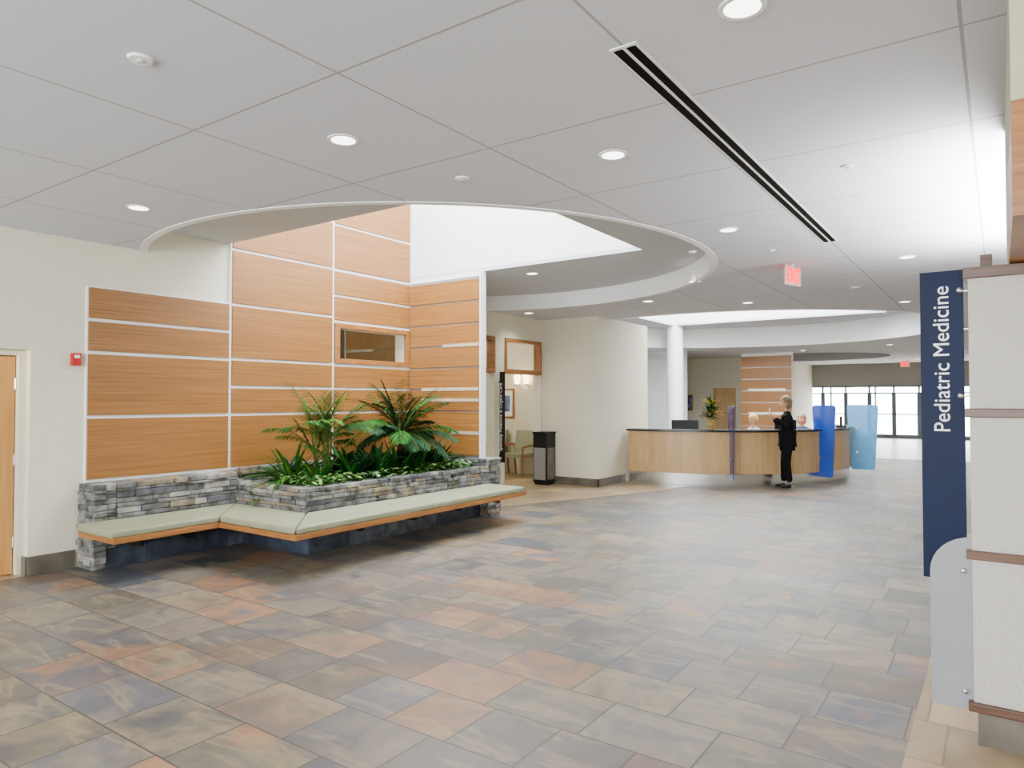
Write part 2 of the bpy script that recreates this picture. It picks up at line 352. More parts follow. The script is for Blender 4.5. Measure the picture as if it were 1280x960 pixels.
b.box(-7.21,-5.87,7.636,7.669,.8,3.33,'graywall'); b.box(-5.885,-5.868,7.62,7.745,.8,3.40,'white')
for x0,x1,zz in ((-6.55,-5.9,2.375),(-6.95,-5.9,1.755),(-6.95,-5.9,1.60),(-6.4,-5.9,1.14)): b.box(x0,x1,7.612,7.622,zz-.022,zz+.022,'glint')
b.done('backing_rails',root)
b=B()
for a in ((6.21,7.64,2.09,2.155),(6.21,7.64,2.565,2.63),(6.21,6.285,2.155,2.565),(7.565,7.64,2.155,2.565)): b.box(-7.26,-7.20,*a,'oak')
b.box(-7.25,-7.245,6.285,7.565,2.155,2.565,'glass'); b.done('window_1',bevel=0.003)
b=B()
for y0,y1 in ((8.5,9.85),(10.15,11.36)):
    x0,x1=-7.4,-7.25
    b.box(x0,x1,y0,y1,2.66,2.72,'oak'); b.box(x0,x1,y0,y1,2.08,2.16,'oak'); b.box(x0,x1,y0,y0+.06,2.16,2.66,'oak'); b.box(x0,x1,y1-.06,y1,2.16,2.66,'oak')
    b.box(-7.33,-7.32,y0+.06,y1-.06,2.16,2.66,'glass')
b.done('window_2')
# ---------------------------------------------------------------- stone planter + bench
def stones(b,x0,x1,y0,y1,z0,z1,axis,out,mats=('s1','s1','s2','s3','s1','s4'),hs=(.028,.065),ls=(.1,.38),jit=.024):
    z=z0
    while z<z1-0.01:
        h=min(R.uniform(*hs),z1-z)
        if z1-(z+h)<0.022: h=z1-z
        a0,a1=(x0,x1) if axis=='x' else (y0,y1)
        a=a0
        while a<a1-0.01:
            l=min(R.uniform(*ls),a1-a)
            if a1-(a+l)<0.06:l=a1-a
            j=R.uniform(-jit,jit); k=R.choice(mats); g=0.002
            t=R.uniform(-.004,.004)
            if axis=='x':
                b.box(a+g,a+l-g,y0+(j if out<0 else 0),y1+(j if out>0 else 0),z+g,z+h-g*.5+t*.3,k)
            else:
                b.box(x0+(j if out<0 else 0),x1+(j if out>0 else 0),a+g,a+l-g,z+g,z+h-g*.5+t*.3,k)
            a+=l
        z+=h
root=empty('stone_planter')
b=B()
stones(b,-7.25,-6.96,3.1,3.32,0,.8,'x',-1)
stones(b,-7.24,-6.95,3.32,4.62,.40,.8,'y',1)
stones(b,-7.24,-6.93,3.10,3.22,0,.8,'y',1)
stones(b,-7.2,-5.78,4.60,4.80,.40,.70,'x',-1)
stones(b,-5.97,-5.76,4.62,7.5,.40,.70,'y',1)
stones(b,-5.97,-5.74,7.5,7.61,.40,.80,'y',1)
stones(b,-5.86,-5.74,7.61,7.92,.0,.80,'y',1)
stones(b,-7.24,-7.19,4.8,7.6,.6,.82,'y',1)
b.done('ledgestone',root,bevel=0.008)
b=B()
stones(b,-7.2,-6.96,3.22,4.72,0,.40,'y',1,('sl1','sl2','sl1'),(.19,.2),(.3,.6),.004)
stones(b,-7.0,-5.86,4.70,4.9,0,.40,'x',-1,('sl1','sl2','sl1'),(.19,.2),(.3,.6),.004)
stones(b,-6.0,-5.86,4.71,7.61,0,.40,'y',1,('sl1','sl2','sl1'),(.19,.2),(.3,.6),.004)
b.box(-7.18,-5.98,4.78,7.61,.3,.63,'soil')
b.done('slate_base_and_soil',root,bevel=0.003)
root=empty('cushioned_bench')
b=B()
g=.006
b.prism([(-6.93,2.95),(-6.28,2.95),(-6.28,3.97-g),(-6.93,4.59-g)],.40,.465,'cush')
b.prism([(-6.28+g,3.97),(-5.12-g,3.97),(-5.74-g,4.58),(-6.93+g,4.58)],.40,.465,'cush')
b.prism([(-5.12,3.97+g),(-5.12,5.8),(-5.74,5.8),(-5.74,4.59)],.40,.465,'cush')
b.box(-5.74,-5.12,5.8+g,7.6,.40,.465,'cush')
b.done('cushions',root,bevel=0.018)
b=B()
b.prism([(-6.94,2.97),(-6.27,2.97),(-6.27,4.0),(-6.94,4.0)],.35,.40,'oak')
b.prism([(-6.94,3.96),(-5.11,3.96),(-5.11,4.6),(-6.94,4.6)],.351,.401,'oak')
b.prism([(-5.75,4.6),(-5.11,4.6),(-5.11,7.62),(-5.75,7.62)],.35,.40,'oak')
for y in (3.3,3.8): b.box(-6.96,-6.5,y,y+.05,.25,.345,'dark')
for y in (5,5.8,6.6,7.4): b.box(-5.86,-5.4,y,y+.05,.25,.345,'dark')
b.done('wood_frame',root,bevel=0.004)
# ---------------------------------------------------------------- plants
def leaf(b,base,d,L,w,droop,k,n=6,up=Vector((0,0,1))):
    d=Vector(d).normalized(); side=d.cross(up)
    if side.length<.05: side=Vector((1,0,0))
    side.normalize()
    p=Vector(base);dd=d.copy()
    rows=[]
    for i in range(n+1):
        t=i/n
        ww=w*(math.sin(math.pi*min(1,t*0.93+0.07))**0.7)*(1 if i<n else 0.05)
        rows.append([p-side*ww,p+Vector((0,0,-ww*.25)),p+side*ww])
        dd=(dd+Vector((0,0,-droop/n))).normalized(); p=p+dd*(L/n)
    vs=[]
    for r in rows:
        for v in r:
            v=v.copy()
            v.x=max(v.x,-7.20); v.y=min(v.y,7.60) if v.x<-5.85 else v.y   # foliage rests against the panels
            vs.append(v)
    fs=[]
    for i in range(n):
        a=3*i;fs+=[(a,a+1,a+4,a+3),(a+1,a+2,a+5,a+4)]
    b.add(vs,fs,k)
def frond(b,base,az,elev,L,k,droop=1.3,lw=.011,ll=.2,n=34,stem='stem',t0=.2):
    p=Vector(base); d=Vector((math.cos(az)*math.cos(elev),math.sin(az)*math.cos(elev),math.sin(elev)))
    for i in range(n):
        t=i/n
        p2=p+d*(L/n)
        if p2.x<-7.18: break
        b.tube(p,p2,.006*(1-t)+.0015,stem,n=5,cap=False)
        if t>t0:
            side=d.cross(Vector((0,0,1))).normalized()
            l=ll*math.sin(math.pi*min(1,(t-t0)/(1-t0)*.85+.15))**.6
            for sgn in (-1,1):
                ld=(side*sgn*0.85+d*.85+Vector((0,0,.2+R.uniform(-.15,.15)))).normalized()
                leaf(b,p,ld,l*R.uniform(.85,1.1),lw,1.0,k,n=3)
        d=(d+Vector((0,0,-droop/n))).normalized(); p=p2
b=B(); bx,by=-6.38,5.32
for i in range(9):
    a=i*2.4; rr=.05
    p0=(bx+rr*math.cos(a),by+rr*math.sin(a),.6); hh=R.uniform(.2,.6)
    p1=(bx+rr*2*math.cos(a),by+rr*2*math.sin(a),.6+hh)
    b.tube(p0,p1,.013,'stem',.008,n=7)
    for j in range(4):
        frond(b,p1,a+R.uniform(-.9,.9)+j*1.6,R.uniform(.9,1.5),R.uniform(.55,.8),'leaf1' if (i+j)%4 else 'leaf3',droop=R.uniform(.9,1.9),ll=.19,lw=.007,t0=.25)
b.done('palm_plant')
b=B(); bx,by=-6.40,6.6
b.tube((bx,by,.6),(bx,by,1.12),.05,'trunk',.035,n=10)
for i in range(44):
    a=i*2.399; frond(b,(bx,by,1.14+R.uniform(-.1,.06)),a,R.uniform(.2,1.4),R.uniform(.6,.9),'leaf2' if i%3 else 'leaf1',droop=R.uniform(.8,1.8),ll=.23,lw=.0095)
b.done('palm_plant.001')
def bush(name,x,y,n,L,w,ks,z=.64,droop=(1.2,2.2)):
    b=B()
    for i in range(n):
        a=i*2.399+R.uniform(-.2,.2); e=R.uniform(.35,1.4)
        d=(math.cos(a)*math.cos(e),math.sin(a)*math.cos(e),math.sin(e))
        leaf(b,(x+.03*math.cos(a),y+.03*math.sin(a),z),d,L*R.uniform(.75,1.15),w*R.uniform(.8,1.15),R.uniform(*droop),R.choice(ks))
    return b.done(name)
bush('dracaena_plant',-6.5,5.0,74,.60,.022,('leaf1','leaf3','leaf1'),droop=(.9,1.9))
bush('dracaena_plant.001',-6.22,5.12,60,.44,.022,('leaf1','leaf3','leaf1'))
bush('dracaena_plant.003',-6.78,5.1,44,.46,.02,('leaf1','leaf3','leaf2'),droop=(1.0,2.0))
for i,(x,y) in enumerate(((-6.2,5.6),(-6.5,5.75),(-6.2,5.98),(-6.5,6.15),(-6.2,6.35),(-6.2,6.72),(-6.45,6.95),(-6.18,7.05))):
    bush('peace_lily_plant'+('' if i==0 else '.%03d'%i),x,y,76,.46,.034,('leaf2','leaf2','leaf1'),droop=(.8,1.9))
bush('dracaena_plant.002',-6.35,7.05,50,.58,.022,('leaf1','leaf3'),droop=(.9,1.9))
def cover(name,x0,x1,y0,y1,n):
    b=B()
    for i in range(n):
        x=R.uniform(x0,x1);y=R.uniform(y0,y1);a=R.uniform(0,6.28)
        z=.64+R.uniform(0,.15)
        leaf(b,(x,y,z),(math.cos(a),math.sin(a),R.uniform(.1,.8)),R.uniform(.06,.1),.022,1.0,R.choice(('leafv','leafv','leaf3','leaf1')),n=3)
    return b.done(name)
cover('variegated_groundcover',-6.4,-5.83,4.72,5.5,640)
cover('variegated_groundcover.001',-6.2,-5.83,6.7,7.45,460)
cover('variegated_groundcover.002',-6.0,-5.86,5.5,6.7,160)
def leaf_free(b,base,d,L,w,droop,k,n=4):
    d=Vector(d).normalized(); side=d.cross(Vector((0,0,1)))
    if side.length<.05: side=Vector((1,0,0))
    side.normalize(); p=Vector(base); dd=d.copy(); vs=[]
    for i in range(n+1):
        ww=w*(math.sin(math.pi*min(1,i/n*0.93+0.07))**0.7)*(1 if i<n else 0.05)
        vs+=[p-side*ww,p+Vector((0,0,-ww*.25)),p+side*ww]
        dd=(dd+Vector((0,0,-droop/n))).normalized(); p=p+dd*(L/n)
    fs=[]
    for i in range(n):
        a=3*i;fs+=[(a,a+1,a+4,a+3),(a+1,a+2,a+5,a+4)]
    b.add(vs,fs,k)
# ---------------------------------------------------------------- wall devices
b=B(); b.box(-7.27,-7.22,3.02,3.10,1.93,2.05,'red'); b.box(-7.22,-7.212,3.035,3.085,2.0,2.03,'signwhite'); b.done('fire_alarm_strobe',bevel=.004)
# ---------------------------------------------------------------- ceiling fixtures
def downlight(i,x,y,z=H,e=62):
    root=empty('recessed_downlight'+('' if i==0 else '.%03d'%i),(x,y,z))
    b=B(); b.arc(0,0,.072,.092,-.006,0,0,360,32,'white'); b.tube((0,0,-.005),(0,0,-.002),.073,'lamp',n=28); b.done('trim_and_lens',root)
    l=bpy.data.lights.new('downlight_beam','SPOT'); l.energy=e; l.spot_size=math.radians(125); l.spot_blend=.9; l.shadow_soft_size=.08; l.color=(1,.96,.89)
    lo=bpy.data.objects.new('beam',l); bpy.context.scene.collection.objects.link(lo); lo.parent=root; lo.location=(0,0,-.03)
DL=[(-5.66,2.84),(-3.18,2.79),(-1.98,3.94),(-2.0,6.29),(-.8,8.6),(-.81,2.74),(-3.24,8.78),(-4.49,10.13),(-3.26,11.2),(-7.0+.15,10.3),
    (-1.2,12.5),(-.6,18),(-2.5,22),(-5,23),(-1,26),(-9,22.5),(-2.5,30),(-3.2,.2),(-5.8,-.6),(-.8,-.5)]
for i,(x,y) in enumerate(DL): downlight(i,x,y)
downlight(len(DL),-5.42,8.24,3.40)
def disc(name,x,y,r,z=H):
    b=B(); b.tube((x,y,z-.012),(x,y,z-.001),r*.9,'white',r,n=24); b.tube((x,y,z-.022),(x,y,z-.012),r*.3,'grayceil',n=12); b.done(name)
disc('smoke_detector',-3.17,1.59,.055); disc('smoke_detector.001',-3.05,3.75,.05); disc('sprinkler_head',-.8,5.02,.035); disc('sprinkler_head.001',-1.9,7.4,.03); disc('sprinkler_head.002',-2.6,7.0,.04); disc('smoke_detector.002',-1.6,10.5,.06)
b=B(); x=-1.33
b.box(x-.065,x+.065,2.74,7.32,H-.006,H-.001,'white')
b.box(x-.052,x-.01,2.76,7.30,H-.009,H-.006,'slot'); b.box(x+.01,x+.052,2.76,7.30,H-.009,H-.006,'slot')
b.done('linear_slot_diffuser')
def text(name,s,size_len,mk,parent,Mx,ext=.002,bold=0.0):
    cu=bpy.data.curves.new(name,'FONT'); cu.body=s; cu.extrude=ext; cu.align_x='LEFT'; cu.offset=bold
    to=bpy.data.objects.new(name,cu); bpy.context.scene.collection.objects.link(to)
    bpy.context.view_layer.update()
    me=bpy.data.meshes.new_from_object(to.evaluated_get(bpy.context.evaluated_depsgraph_get()))
    bpy.data.objects.remove(to,do_unlink=True)
    xs=[v.co.x for v in me.vertices]; k=size_len/(max(xs)-min(xs)); x0=min(xs)
    ys=[v.co.y for v in me.vertices]; y0=min(ys)
    for v in me.vertices: v.co=Mx@Vector(((v.co.x-x0)*k,(v.co.y-y0)*k,v.co.z))
    me.materials.clear(); me.materials.append(M[mk])
    o=bpy.data.objects.new(name,me); bpy.context.scene.collection.objects.link(o)
    if parent:o.parent=parent
    return o
def exit_sign(name,x,y,z,rz):
    root=empty(name,(x,y,z),(0,0,rz))
    b=B(); b.box(-.15,.15,-.012,.012,-.1,.1,'exitbody'); b.box(-.14,.14,-.012,.012,.1,.13,'alu'); b.tube((0,0,.12),(0,0,.15),.02,'alu'); b.done('housing',root,bevel=.004)
    for s in (1,-1):
        Mx=Matrix.Rotation(math.radians(0 if s>0 else 180),4,'Z')@Matrix.Translation((-.135,-.016,-.07))@Matrix.Diagonal((1,1,1.7,1))@Matrix.Rotation(math.radians(90),4,'X')
        text('letters','EXIT',.27,'exit',root,Mx,bold=.035)
exit_sign('exit_sign',-1.91,8.3,3.0,math.radians(72))
exit_sign('exit_sign.001',-2.9,30,2.95,0)
# ---------------------------------------------------------------- right column, sign
b=B()
for z0,z1 in ((.20,.86),(.90,1.52),(1.56,2.17)): b.box(-.115,.9,3.9,4.12,z0,z1,'stucco')
for z0,z1 in ((.16,.20),(.86,.90),(1.52,1.56),(2.17,2.22)): b.box(-.135,.92,3.88,4.13,z0,z1,'walnut')
b.box(-.10,.9,3.91,4.12,0,.16,'basetile')
b.done('trim_column',bevel=.003)
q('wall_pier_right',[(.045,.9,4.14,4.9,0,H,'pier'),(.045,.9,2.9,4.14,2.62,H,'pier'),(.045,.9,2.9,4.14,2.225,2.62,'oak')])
q('trim_cap_post',[(-.07,-.02,4.15,4.25,2.22,2.32,'walnut'),(-.06,-.03,4.15,4.25,0,2.22,'walnut')])
root=empty('directional_sign')
b=B(); b.box(-.315,-.135,3.955,3.967,.74,2.225,'navy'); b.done('navy_blade',root)
b=B()
prof=[(-.285,.15),(-.105,.15),(-.105,.955)]
for i in range(9):
    t=i/8*math.pi/2; prof.append((-.105-.18*math.sin(t)*1.0,.78+.175*math.cos(t)))
n=len(prof)
vs=[(x,3.925,z) for x,z in prof]+[(x,3.935,z) for x,z in prof]
b.add(vs,[list(range(n)),list(range(n,2*n))[::-1]]+[(i,(i+1)%n,n+(i+1)%n,n+i) for i in range(n)],'frost'); b.done('frosted_lower_panel',root)
b=B()
for z in (2.12,1.62,.80,.24):
    b.tube((-.150,3.91,z),(-.150,3.98,z),.011,'chrome'); b.tube((-.15,3.945,z),(-.10,3.945,z),.006,'chrome'); b.ball((-.150,3.905,z),(.013,.01,.013),'chrome')
b.done('standoffs',root)
Mx=Matrix.Translation((-.195,3.952,1.45))@Matrix.Rotation(math.radians(-90),4,'Y')@Matrix.Rotation(math.radians(90),4,'X')
text('lettering','Pediatric Medicine',.70,'signwhite',root,Mx,.001)
root=empty('department_sign')
b=B(); b.box(-7.25,-7.14,9.97,9.985,.5,2.1,'dark'); b.box(-7.27,-7.25,9.96,9.995,.6,.64,'chrome'); b.box(-7.27,-7.25,9.96,9.995,1.9,1.94,'chrome'); b.done('blade',root)
Mx=Matrix.Translation((-7.175,9.966,.7))@Matrix.Rotation(math.radians(-90),4,'Y')@Matrix.Rotation(math.radians(90),4,'X')
text('lettering','Specialty Medicine & Urgent Care',1.2,'signwhite',root,Mx,.001)
# ---------------------------------------------------------------- waiting room things
b=B()
b.box(-7.25,-6.95,11.05,11.37,.04,.97,'dark'); b.box(-7.23,-6.97,11.04,11.05,.1,.7,'graywall'); b.box(-6.95,-6.94,11.08,11.34,.1,.7,'basetile'); b.box(-7.26,-6.94,11.04,11.38,.97,1.0,'dark'); b.box(-7.23,-6.97,11.07,11.35,0,.04,'dark')
b.done('waste_receptacle',bevel=.006)
def waiting_chair(name,x,y,rz):
    b=B()
    b.box(-.25,.25,-.25,.25,.40,.48,'cush')
    vs=[(-.25,.2,.48),(.25,.2,.48),(.25,.3,.95),(-.25,.3,.95),(-.25,.26,.48),(.25,.26,.48),(.25,.36,.95),(-.25,.36,.95)]
    b.add(vs,[(0,1,2,3),(7,6,5,4),(0,4,5,1),(2,6,7,3),(0,3,7,4),(1,5,6,2)],'cush')
    for s in (-1,1):
        b.chain([(s*.28,-.25,0),(s*.28,-.24,.62),(s*.28,.26,.66)],[.02,.02,.02],'oak'); b.chain([(s*.28,.33,0),(s*.28,.24,.66)],[.02,.02],'oak')
        b.tube((s*.28,-.2,.42),(s*.28,.28,.42),.015,'oak')
    return b.done(name,loc=(x,y,0),rot=(0,0,rz))
waiting_chair('waiting_chair',-8.35,12.15,0); waiting_chair('waiting_chair.001',-9.1,12.15,0)
b=B(); b.box(-9.15,-8.75,12.57,12.6,1.2,1.85,'oak'); b.box(-9.11,-8.79,12.56,12.572,1.24,1.81,'signwhite'); b.box(-9.05,-8.85,12.555,12.562,1.35,1.7,'pic'); b.done('framed_picture')
for i,x in enumerate((-8.62,-8.38)):
    b=B(); b.tube((x,12.5,1.95),(x,12.5,2.15),.05,'sconce',.07); b.tube((x,12.6,1.93),(x,12.5,1.93),.02,'chrome'); b.tube((x,12.5,1.91),(x,12.5,1.95),.04,'chrome'); b.done('wall_sconce'+('' if i==0 else '.001'))
# ---------------------------------------------------------------- reception desk
DC=(-5.7,15.7)
def dp(th,r): return (DC[0]+r*math.cos(math.radians(th)),DC[1]+r*math.sin(math.radians(th)))
root=empty('reception_desk')
b=B(); a0,a1=-95.5,40
n=14
for i in range(n):
    s=a0+(a1-a0)*i/n; e=a0+(a1-a0)*(i+1)/n
    b.arc(DC[0],DC[1],3.06,3.15,.22,1.0,s+.03,e-.03,8,'maple')
b.arc(DC[0],DC[1],3.04,3.14,.22,.998,a0,a1,80,'oak')
b.done('curved_maple_front',root)
b=B(); b.arc(DC[0],DC[1],3.0,3.12,0,.21,a0,a1,80,'chrome'); b.done('steel_kick',root)
b=B(); b.arc(DC[0],DC[1],2.8,3.22,1.0,1.04,a0,a1,80,'counter'); b.arc(DC[0],DC[1],2.3,3.04,.72,.75,a0,a1,80,'maple')
for th in (-93,-60,-21,12,38):
    p=dp(th,2.35);p2=dp(th,3.0); t=Vector((-math.sin(math.radians(th)),math.cos(math.radians(th)),0))*.02
    b.prism([(p[0]-t.x,p[1]-t.y),(p2[0]-t.x,p2[1]-t.y),(p2[0]+t.x,p2[1]+t.y),(p[0]+t.x,p[1]+t.y)],0,.72,'maple')
b.done('countertops',root)
def divider(name,th,k,r0=3.0,w=.5,z0=.13,z1=1.5):
    prof=[]
    def corner(cx,cz,r,a0,a1):
        for i in range(6):
            a=math.radians(a0+(a1-a0)*i/5); prof.append((cx+r*math.cos(a),cz+r*math.sin(a)))
    r=.06
    corner(w-r,z1-r,r,0,90); corner(r,z1-r,r,90,180); corner(.07+r,z0+r,r,180,270); corner(w-.07-r,z0+r,r,270,360)
    n=len(prof); vs=[(x,-.008,z) for x,z in prof]+[(x,.008,z) for x,z in prof]
    b=B(); b.add(vs,[list(range(n)),list(range(n,2*n))[::-1]]+[(i,(i+1)%n,n+(i+1)%n,n+i) for i in range(n)],k)
    b.tube((.19,-.03,1.0),(.19,.03,1.0),.02,'chrome'); b.tube((.19,-.03,.5),(.19,.03,.5),.02,'chrome')
    p=dp(th,r0); return b.done(name,loc=(p[0],p[1],0),rot=(0,0,math.radians(th)))
divider('privacy_divider',-60,'blue1'); divider('privacy_divider.001',-25,'blue2'); divider('privacy_divider.002',11,'blue3',r0=3.08,w=.6)
def monitor(name,th,r,z=.75,w=.52):
    p=dp(th,r); b=B()
    b.box(-.02,.02,-w/2,w/2,.12,.46,'dark'); b.box(-.026,-.02,-w/2+.02,w/2-.02,.14,.44,'navy'); b.tube((.03,0,.02),(.03,0,.25),.02,'dark'); b.box(-.1,.1,-.12,.12,0,.02,'dark'); b.box(.01,.05,-.1,.1,.2,.36,'dark')
    return b.done(name,loc=(p[0],p[1],z),rot=(0,0,math.radians(th)),bevel=.004)
monitor('computer_monitor',-76,2.62); monitor('computer_monitor.001',24,2.6); monitor('computer_monitor.002',-33,2.7)
p=dp(1,3.0); b=B(); b.box(-.1,.1,-.12,.12,0,.03,'dark'); b.box(-.02,.02,-.13,.13,.03,.22,'dark'); b.done('desk_phone',loc=(p[0],p[1],1.04),rot=(0,0,.2),bevel=.005)
p=dp(-66,2.95); root=empty('flower_arrangement',(p[0],p[1],1.04))
b=B()
for z0,z1,r0,r1 in ((0,.04,.045,.06),(.04,.12,.06,.07),(.12,.18,.07,.04),(.18,.22,.04,.055)): b.tube((0,0,z0),(0,0,z1),r0,'vase',r1,n=20)
b.done('vase',root,smooth=True)
b=B()
for i in range(120):
    a=R.uniform(0,6.28);e=R.uniform(.1,1.5); L=R.uniform(.12,.36)
    d=Vector((math.cos(a)*math.cos(e)*.65,math.sin(a)*math.cos(e)*.65,math.sin(e)*1.2))
    tip=Vector((0,0,.2))+d*L
    b.tube((0,0,.2),tip,.003,'leaf2',n=5)
    if i%5>1: leaf_free(b,tip-d*.05,d,.12,.025,1.2,'leaf2' if i%2 else 'leaf1')
    else:
        k='gold' if i%4 else 'orange'
        for j in range(6):
            aj=j*1.047; leaf_free(b,tip,(math.cos(aj),math.sin(aj),.7),.05,.016,.6,k,n=3)
        b.ball(tip,(.014,.014,.014),k,8,6)
b.done('bouquet',root)
# ---------------------------------------------------------------- people
def skin_mesh(name,verts,edges,mk,parent,sub=2):
    me=bpy.data.meshes.new(name); me.from_pydata([v[0] for v in verts],edges,[]); me.materials.append(M[mk])
    o=bpy.data.objects.new(name,me); bpy.context.scene.collection.objects.link(o); o.parent=parent
    md=o.modifiers.new('skin','SKIN'); md.use_smooth_shade=True; md.branch_smoothing=.3
    if not me.skin_vertices: return o
    for i,v in enumerate(verts):
        r=v[1]; r=r if isinstance(r,tuple) else (r,r)
        me.skin_vertices[0].data[i].radius=r; me.skin_vertices[0].data[i].use_root=(i==0)
    s=o.modifiers.new('sub','SUBSURF'); s.levels=sub; s.render_levels=sub
    return o
def hand(name,parent,w,d,upv):
    w=Vector(w);d=Vector(d).normalized();u=Vector(upv); s=d.cross(u).normalized(); u=s.cross(d).normalized()
    b=B()
    for i in range(4):
        o=(i-1.5)*.018
        b.chain([w,w+d*.045+s*o,w+d*.085+s*o*1.1],[.02,.016,.011],'skin',8)
    Ls=(.062,.075,.07,.052)
    for i in range(4):
        o=(i-1.5)*.0195; l=Ls[i]; p=w+d*.085+s*o
        p1=p+(d*.95-u*.25).normalized()*l*.42; p2=p1+(d*.7-u*.7).normalized()*l*.33; p3=p2+(d*.3-u*.95).normalized()*l*.25
        b.chain([p,p1,p2,p3],[.010,.009,.008,.0065],'skin',8)
    p=w+d*.025+s*.025
    b.chain([p,p+(d*.6+s*.7).normalized()*.04,p+(d*.6+s*.7).normalized()*.04+(d*.9-u*.4).normalized()*.03],[.013,.011,.008],'skin',8)
    return b.done(name,parent,smooth=True)
def person(name,loc,rz,top,trouser,hair,stand=True,lookdown=.15):
    root=empty(name,loc,(0,0,rz))
    if stand:
        pz=.90; sh=1.34; hc=1.545
        V=[((0,0,pz),(.16,.13)),((0,0,1.03),(.14,.12)),((.01,0,1.2),(.155,.12)),((0,0,sh-.02),(.125,.095)),((0,0,1.405),.055),
           ((0,.155,sh-.01),.07),((.0,.20,1.09),.056),((.21,.13,1.27),.042),
           ((0,-.155,sh-.01),.07),((.02,-.20,1.08),.056),((.23,-.12,1.24),.042),((0,0,.76),(.165,.135))]
        E=[(0,1),(1,2),(2,3),(3,4),(3,5),(5,6),(6,7),(3,8),(8,9),(9,10),(0,11)]
        hands=[((.215,.128,1.275),(.55,-.35,.75)),((.235,-.117,1.245),(.5,.3,.8))]
        T=[((0,0,.86),.13),((0,.08,.80),.10),((.02,.085,.46),.072),((-.03,.085,.10),.058),((0,-.08,.80),.10),((.05,-.085,.46),.072),((.06,-.085,.10),.058)]
        TE=[(0,1),(1,2),(2,3),(0,4),(4,5),(5,6)]
        feet=[(-.03,.085),(.06,-.085)]
    else:
        pz=.52; sh=.98; hc=1.18
        V=[((0,0,pz+.04),.15),((0,0,.68),.125),((.01,0,.84),(.15,.12)),((0,0,sh-.02),(.12,.09)),((0,0,1.045),.05),
           ((0,.155,sh-.01),.06),((.08,.22,.76),.048),((.33,.13,.81),.034),
           ((0,-.155,sh-.01),.06),((.08,-.22,.76),.048),((.33,-.13,.81),.034)]
        E=[(0,1),(1,2),(2,3),(3,4),(3,5),(5,6),(6,7),(3,8),(8,9),(9,10)]
        hands=[((.335,.128,.81),(1,-.2,-.05)),((.335,-.128,.81),(1,.2,-.05))]
        T=[((0,0,.53),.13),((.05,.09,.53),.10),((.42,.1,.53),.07),((.42,.1,.10),.048),((.05,-.09,.53),.10),((.42,-.1,.53),.07),((.42,-.1,.10),.048)]
        TE=[(0,1),(1,2),(2,3),(0,4),(4,5),(5,6)]
        feet=[(.42,.1),(.42,-.1)]
    skin_mesh('torso_and_sleeves',V,E,top,root); skin_mesh('trousers',T,TE,trouser,root)
    skin_mesh('neck',[((0,0,hc-.20),.05),((.01,0,hc-.13),.048),((.02,0,hc-.07),.048)],[(0,1),(1,2)],'skin',root)
    for i,(w,d) in enumerate(hands): hand('hand_%d'%(i+1),root,w,d,(0,0,1) if not stand else (-.7,0,.6))
    if stand:
        b=B(); b.box(.29,.30,-.05,.06,1.33,1.45,'signwhite'); b.done('folded_paper',root)
    for i,(fx,fy) in enumerate(feet):
        skin_mesh('shoe_%d'%(i+1),[((fx-.03,fy,.045),(.042,.04)),((fx+.07,fy,.035),(.045,.032)),((fx+.16,fy,.028),(.04,.024))],[(0,1),(1,2)],'dark',root)
    hr=empty('head',(.025,0,hc),(0,lookdown,0)); hr.parent=root
    b=B()
    def hf(p):
        x,y,z=p
        if z<0: y*=1-.32*abs(z)**1.3; x=x*(1-.12*abs(z))+.12*abs(z)
        if x>.5: x=.5+(x-.5)*.8
        return (x,y,z)
    b.ball((0,0,0),(.092,.075,.112),'skin',24,18,fn=hf)
    b.ball((.094,0,-.015),(.016,.012,.02),'skin',10,8); b.tube((.082,0,.02),(.098,0,-.015),.007,'skin',.011,n=8)
    for s in (-1,1):
        b.ball((.0,s*.076,-.005),(.018,.008,.028),'skin',10,8)
        b.ball((.076,s*.03,.012),(.010,.013,.007),'signwhite',10,8); b.ball((.084,s*.03,.012),(.004,.006,.006),'eye',8,6)
        b.tube((.082,s*.018,.033),(.074,s*.045,.033),.0035,hair,n=6)
    b.ball((.087,0,-.052),(.008,.022,.007),'lip',10,8)
    b.done('face',hr,smooth=True)
    b=B()
    b.ball((-.012,0,.018),(.108,.094,.122),hair,28,20,fn=lambda p:(p[0]*(1+.04*math.sin(9*p[1]+7*p[2])),p[1]*(1+.05*math.sin(11*p[2]+5*p[0])),p[2]),keep=lambda c:not(c[0]>.045 and c[2]<.055) and not(c[2]<-.10) and not (c[0]>.01 and c[2]<-.02))
    b.ball((-.03,0,-.045),(.078,.078,.075),hair,20,14,keep=lambda c:c[0]<.03)
    b.done('hair',hr,smooth=True)
    return root
pp=dp(-43.5,3.47)
person('standing_visitor',(pp[0],pp[1],0),math.radians(198),'blackcloth','blackcloth','hairg',True)
def chair_office(name,x,y,rz):
    b=B(); b.box(-.23,.23,-.24,.24,.40,.47,'dark'); b.box(-.29,-.24,-.2,.2,.55,.95,'dark'); b.box(-.27,-.22,-.03,.03,.42,.6,'dark')
    b.tube((0,0,.08),(0,0,.40),.03,'chrome')
    for i in range(5):
        a=i*1.2566; b.tube((0,0,.09),(.27*math.cos(a),.27*math.sin(a),.07),.02,'dark',n=8); b.ball((.27*math.cos(a),.27*math.sin(a),.03),(.03,.03,.03),'dark',10,8)
    b.done(name,loc=(x,y,0),rot=(0,0,rz),bevel=.01)
for i,(x,y,f,hh,sh) in enumerate(((-4.22,14.85,-110,'hairb','shirt'),(-3.5,15.9,-80,'hairg','shirt2'))):
    person('seated_receptionist'+('' if i==0 else '.001'),(x,y,0),math.radians(f),sh,'blackcloth',hh,False)
    chair_office('office_chair'+('' if i==0 else '.001'),x,y,math.radians(f))
